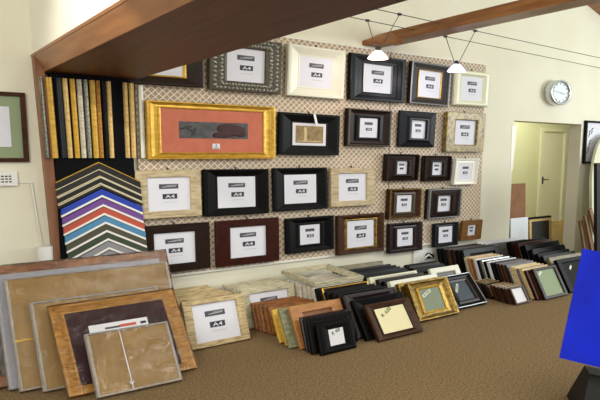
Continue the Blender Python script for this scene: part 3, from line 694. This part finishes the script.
# ------------------------------------------------------------------ wrapped pictures leaning in the near corner
def wrapped(name, label, X, Y, W, H, lean, D, face, wrapm, cat='wrapped picture', yaw=0., group=None):
    t = thing(name, label, cat, (X, Y+D*cos(RD(lean)), 0), (RD(-lean), 0, RD(yaw)), group)
    if face: box('backing_paper', face, -W/2, W/2, -D, 0, 0, H, t, .004)
    w = box('plastic_wrap', wrapm, -W/2-.004, W/2+.004, -D-.004, .002, 0, H+.005, t, .004)
    link(ring_mesh('wrap_seam_highlight', W+.014, H+.010, D+.010, .015, .009, [(0,0),(0,.9),(.2,1),(1,.99)]), 'wrap_seam_highlight', M['wrap_edge'], t, (0,.003,0))  # milky film seam; its whitish tone also paints in the lit edge highlights
    return t
g = 'wrapped pictures leaning in the near corner'
t = thing('large_picture', 'largest wrapped picture with a brown wooden frame, last in the corner', 'wrapped picture', (.907, 3.095+.035*cos(RD(22.5)), 0), (RD(-22.5), 0, 0), g)
link(ring_mesh('moulding', 1.02, .598, .035, .07, .055, PROF['flat']), 'moulding', M['oak_dark'], t)
box('backing_paper', M['grey'], -.445, .445, -.02, -.004, .05, .55, t); box('plastic_wrap', M['wrap'], -.514, .514, -.039, .002, 0, .603, t, .004)
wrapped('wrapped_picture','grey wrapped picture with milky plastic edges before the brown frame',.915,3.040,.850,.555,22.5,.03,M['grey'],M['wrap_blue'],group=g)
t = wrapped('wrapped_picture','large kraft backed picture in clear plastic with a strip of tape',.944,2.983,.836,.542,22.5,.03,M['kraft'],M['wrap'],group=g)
box('tape_strip', M['yellow'], -.415, -.34, -.037, -.035, .235, .243, t)
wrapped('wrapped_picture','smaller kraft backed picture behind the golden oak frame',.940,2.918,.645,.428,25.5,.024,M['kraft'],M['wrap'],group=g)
t = thing('picture_frame', 'golden oak frame with a maroon mat in clear plastic wrap', 'picture frame', (1.013, 2.771+.03*cos(RD(36)), 0), (RD(-36), 0, RD(1.5)), g)
link(ring_mesh('moulding', .654, .461, .03, .068, .044, PROF['slope']), 'moulding', M['oak'], t)
box('mat_board', M['maroon'], -.262, .262, -.012, -.004, .04, .42, t); box('plastic_wrap', M['wrap'], -.330, .330, -.034, .002, 0, .465, t, .004)
t = thing('product_card', 'white printed card with red and black lines tucked behind the small kraft parcel', 'card', (.990, 2.742, 0), (RD(-36), 0, 0))
box('card_sheet', M['whitecard'], -.150, .150, -.003, 0, 0, .352, t)
card('black_printing', M['ink_grey'], -.035, .325, .075, .010, -.003, t, .0008)
card('red_printing', M['redink'], .045, .327, .085, .014, -.003, t, .0008); card('caption_printing', M['caption'], -.005, .300, .20, .006, -.003, t, .0008); card('corner_mark', M['dark'], .125, .327, .03, .013, -.003, t, .0008)
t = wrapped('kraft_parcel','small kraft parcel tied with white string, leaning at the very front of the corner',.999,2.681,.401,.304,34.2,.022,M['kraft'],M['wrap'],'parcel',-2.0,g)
tube('string', M['whitecard'], [(-.045,.003,.3095),(-.045,-.024,.3095),(-.045,-.0275,.29),(-.040,-.0275,.05),(-.038,-.0275,.004)], .0028, t, 5)
bm = bmesh.new(); add_tube(bm, [(-.039,-.029,.03),(-.052,-.032,.042),(-.039,-.03,.03),(-.028,-.032,.045)], .003, 5)
link(finish(bm,'string_knot'),'string_knot',M['whitecard'],t)

# ------------------------------------------------------------------ in and beside the passage
o = box('hardboard_sheet', M['hardboard'], -.17, .17, -.012, 0, 0, .815, None, .002, None, (5.86, 4.00, 0), (RD(-3), 0, 0)); tag(o,'brown hardboard sheet standing in the passage opening','board')
o = box('foam_board', M['dial'], -.17, .14, -.012, 0, 0, .450, None, .002, None, (5.79, 3.90, 0), (RD(-3), 0, 0)); tag(o,'greyish white board leaning before the brown hardboard sheet in the passage','board')
r = frame('picture_frame','cream frame with a black panel standing in the passage opening',(6.255,3.96,0),(RD(-4),0,0),.44,.41,.03,.04,.03,'flat',M['raw'],None,.14,None,M['dark'])
box('black_top_bar', M['black'], -.22, .20, -.034, .002, .41, .432, r)
o = box('pine_panel', M['raw'], -.16, .16, -.015, 0, 0, .375, None, .002, None, (6.55, 3.90, 0), (RD(-3), 0, 0)); tag(o,'tan pine panel leaning beside the black panel in the passage','board')
bm = bmesh.new()
q = [(5.215,1.41),(5.265,1.41),(5.255,1.26),(5.235,1.05),(5.235,.98),(5.19,.98),(5.19,1.41)]
add_prism(bm, q, YW-.004, YW-.0002, 'y')
o = link(finish(bm,'paper_sheet'),'paper_sheet',M['white']); tag(o,'white paper strip stuck on the wall end at the passage opening','paper')  # plain white sheet of paper at the wall end, not a sign
t = thing('framed_picture','black framed picture on the wall beyond the passage opening','picture',(6.765, YW-.002, 1.03),(0,0,0))
link(ring_mesh('moulding', .55, .47, .03, .03, .022, PROF['flat']), 'moulding', M['black'], t)
box('white_print', M['paper'], -.25, .25, -.010, -.003, .02, .45, t)
bm = bmesh.new()
for (x, z) in ((-.2,.12),(-.17,.2),(-.19,.3),(-.14,.33)): add_tube(bm, [(x,-.012,z),(x+.02,-.012,z+.02),(x+.01,-.012,z+.05),(x+.04,-.012,z+.06)], .006, 5)
link(finish(bm,'print_marks'),'print_marks',M['artred'],t)
# pale arched board and brown offcuts leaning side by side
pts = [(0,0),(.7,0),(.7,1.36)]
for k in range(0, 13):
    a = pi/2+(pi/2)*k/12; pts.append((.42+.42*cos(a)*1.0, .75+.62*sin(a)))
o = prism('arched_board', M['cream'], pts, -.03, 0, 'y', None, .002, None, (6.44, 3.45, 0), (RD(-5), 0, 0)); tag(o,'tall pale board with an arched edge leaning on the wall past the passage','board')
for k,(x,y,h,tl,w) in enumerate([(6.02,3.28,.46,.12,.05),(6.10,3.24,.52,.20,.06),(6.19,3.20,.60,.28,.05),(6.29,3.17,.50,.34,.06),(6.38,3.14,.44,.36,.05),(6.46,3.11,.56,.40,.05)]):
    o = box('wood_offcut', M['mdf'], -w/2, w/2, -.025, 0, 0, h, None, .002, None, (x+.02,y,.0), (RD(-9),-tl,0))
    tag(o, ['brown wood offcut standing nearest the passage','brown wood offcut second from the passage','tallest brown wood offcut, third from the passage','brown wood offcut fourth from the passage','shortest brown wood offcut among the leaning pieces','brown wood offcut last before the black upright board'][k],'offcut','wood offcuts leaning past the passage')
o = box('black_board', M['blackplastic'], 0, .5, -.03, 0, 0, 1.05, None, .003, None, (5.31, 2.80, 0), (RD(-4),0,0)); tag(o,'tall black board standing before the wood offcuts','board')

# ------------------------------------------------------------------ blue board on a black stand at the near edge
t = thing('blue_board','bright blue glossy board propped on the black case at the near edge','board',(2.54,1.2,.174),(0,0,0))
t.rotation_mode = 'XYZ'; t.rotation_euler = (RD(-12), RD(10.4), RD(-50))
box('face_sheet', M['blue'], -.25, .25, 0, .006, .02, .507, t, .002); box('stiff_back', M['dark'], -.248, .248, .006, .012, .022, .505, t)
t = thing('black_case','black sloping case under the blue board','case',(2.67,1.19,0),(0,0,RD(-50)))
bm = bmesh.new()
v = [bm.verts.new(p) for p in ((-.26,-.20,0),(.3,-.20,0),(.3,.10,0),(-.26,.10,0),(-.20,-.05,.165),(.3,-.05,.085),(.3,.06,.085),(-.20,.06,.165))]
for f in ((0,3,2,1),(4,5,6,7),(0,1,5,4),(1,2,6,5),(2,3,7,6),(3,0,4,7)): bm.faces.new([v[i] for i in f])
link(finish(bm,'case_body',.008),'case_body',M['blackplastic'],t)
bm = bmesh.new(); add_tube(bm, [(-.05,-.10,.10),(-.03,-.16,.12),(.08,-.16,.10),(.1,-.10,.08)], .008, 6)
link(finish(bm,'carry_handle',0,True),'carry_handle',M['dark'],t)

# ------------------------------------------------------------------ light
def area(name, loc, target, sx, sy, power, col=(1,1,1)):
    from mathutils import Vector
    L = bpy.data.lights.new(name, 'AREA'); L.shape = 'RECTANGLE'; L.size = sx*U; L.size_y = sy*U; L.energy = power; L.color = col
    o = bpy.data.objects.new(name, L); COL.objects.link(o); o.location = [c*U for c in loc]
    d = Vector(target)-Vector(loc); o.rotation_euler = d.to_track_quat('-Z', 'Y').to_euler(); return o
def spot(name, loc, target, power, ang, col, size=.03, blend=.7):
    from mathutils import Vector
    L = bpy.data.lights.new(name, 'SPOT'); L.energy = power; L.spot_size = RD(ang); L.spot_blend = blend; L.color = col; L.shadow_soft_size = size
    o = bpy.data.objects.new(name, L); COL.objects.link(o); o.location = [c*U for c in loc]
    d = Vector(target)-Vector(loc); o.rotation_euler = d.to_track_quat('-Z', 'Y').to_euler(); return o
def point(name, loc, power, col, size=.03):
    L = bpy.data.lights.new(name, 'POINT'); L.energy = power; L.color = col; L.shadow_soft_size = size
    o = bpy.data.objects.new(name, L); COL.objects.link(o); o.location = [c*U for c in loc]; return o
area('window_light', (8.0, .0, 1.7), (4.6, 3.4, 1.0), 2.2, 1.6, 260, (.94, 1, 1))
area('room_light', (2.2, .2, 2.7), (2.6, 3.4, .6), 3.5, 1.2, 200, (1, .95, .86))
area('shop_window_light', (-1.6, -.8, 1.8), (1.2, 3.4, 1.1), 1.6, 1.6, 165, (1, .96, .88))
spot('ceiling_spot', (.0, 2.1, 2.15), (.82, 2.62, 1.66), 130, 58, (1, .95, .85))
point('halogen_warm', (2.955, 3.17, 1.76), 5, (1, .85, .75)); point('halogen_cool', (3.775, 3.17, 1.74), 5, (.93, .9, 1))
area('passage_light', (7.0, 4.3, 1.95), (7.2, 4.5, 0), 1.5, .5, 36, (1, 1, .9))
W = bpy.data.worlds.new('room_air'); SC.world = W; W.use_nodes = True
W.node_tree.nodes['Background'].inputs[0].default_value = (1, .99, .97, 1); W.node_tree.nodes['Background'].inputs[1].default_value = .5

# ------------------------------------------------------------------ camera
from mathutils import Matrix as MM
yaw, pit, rol = RD(35.81413519), RD(8.17582709), RD(-.20231915)
from mathutils import Vector as V3
fwd = V3((sin(yaw)*cos(pit), cos(yaw)*cos(pit), -sin(pit))); r0 = V3((cos(yaw), -sin(yaw), 0)); u0 = r0.cross(fwd)
rt = r0*cos(rol)+u0*sin(rol); up = -r0*sin(rol)+u0*cos(rol)
cam = bpy.data.cameras.new('camera'); co = bpy.data.objects.new('camera', cam); COL.objects.link(co)
co.matrix_world = MM(((rt.x, up.x, -fwd.x, 0), (rt.y, up.y, -fwd.y, 0), (rt.z, up.z, -fwd.z, 1.10*U), (0, 0, 0, 1)))
cam.sensor_fit = 'HORIZONTAL'; cam.sensor_width = 36; cam.lens = 36*603.555/600; cam.shift_y = 45/600; cam.clip_start = .02
SC.camera = co
SC.view_settings.view_transform = 'Standard'; SC.view_settings.look = 'None'; SC.view_settings.exposure = .08; SC.view_settings.gamma = 1.
SC.view_settings.use_curve_mapping = False
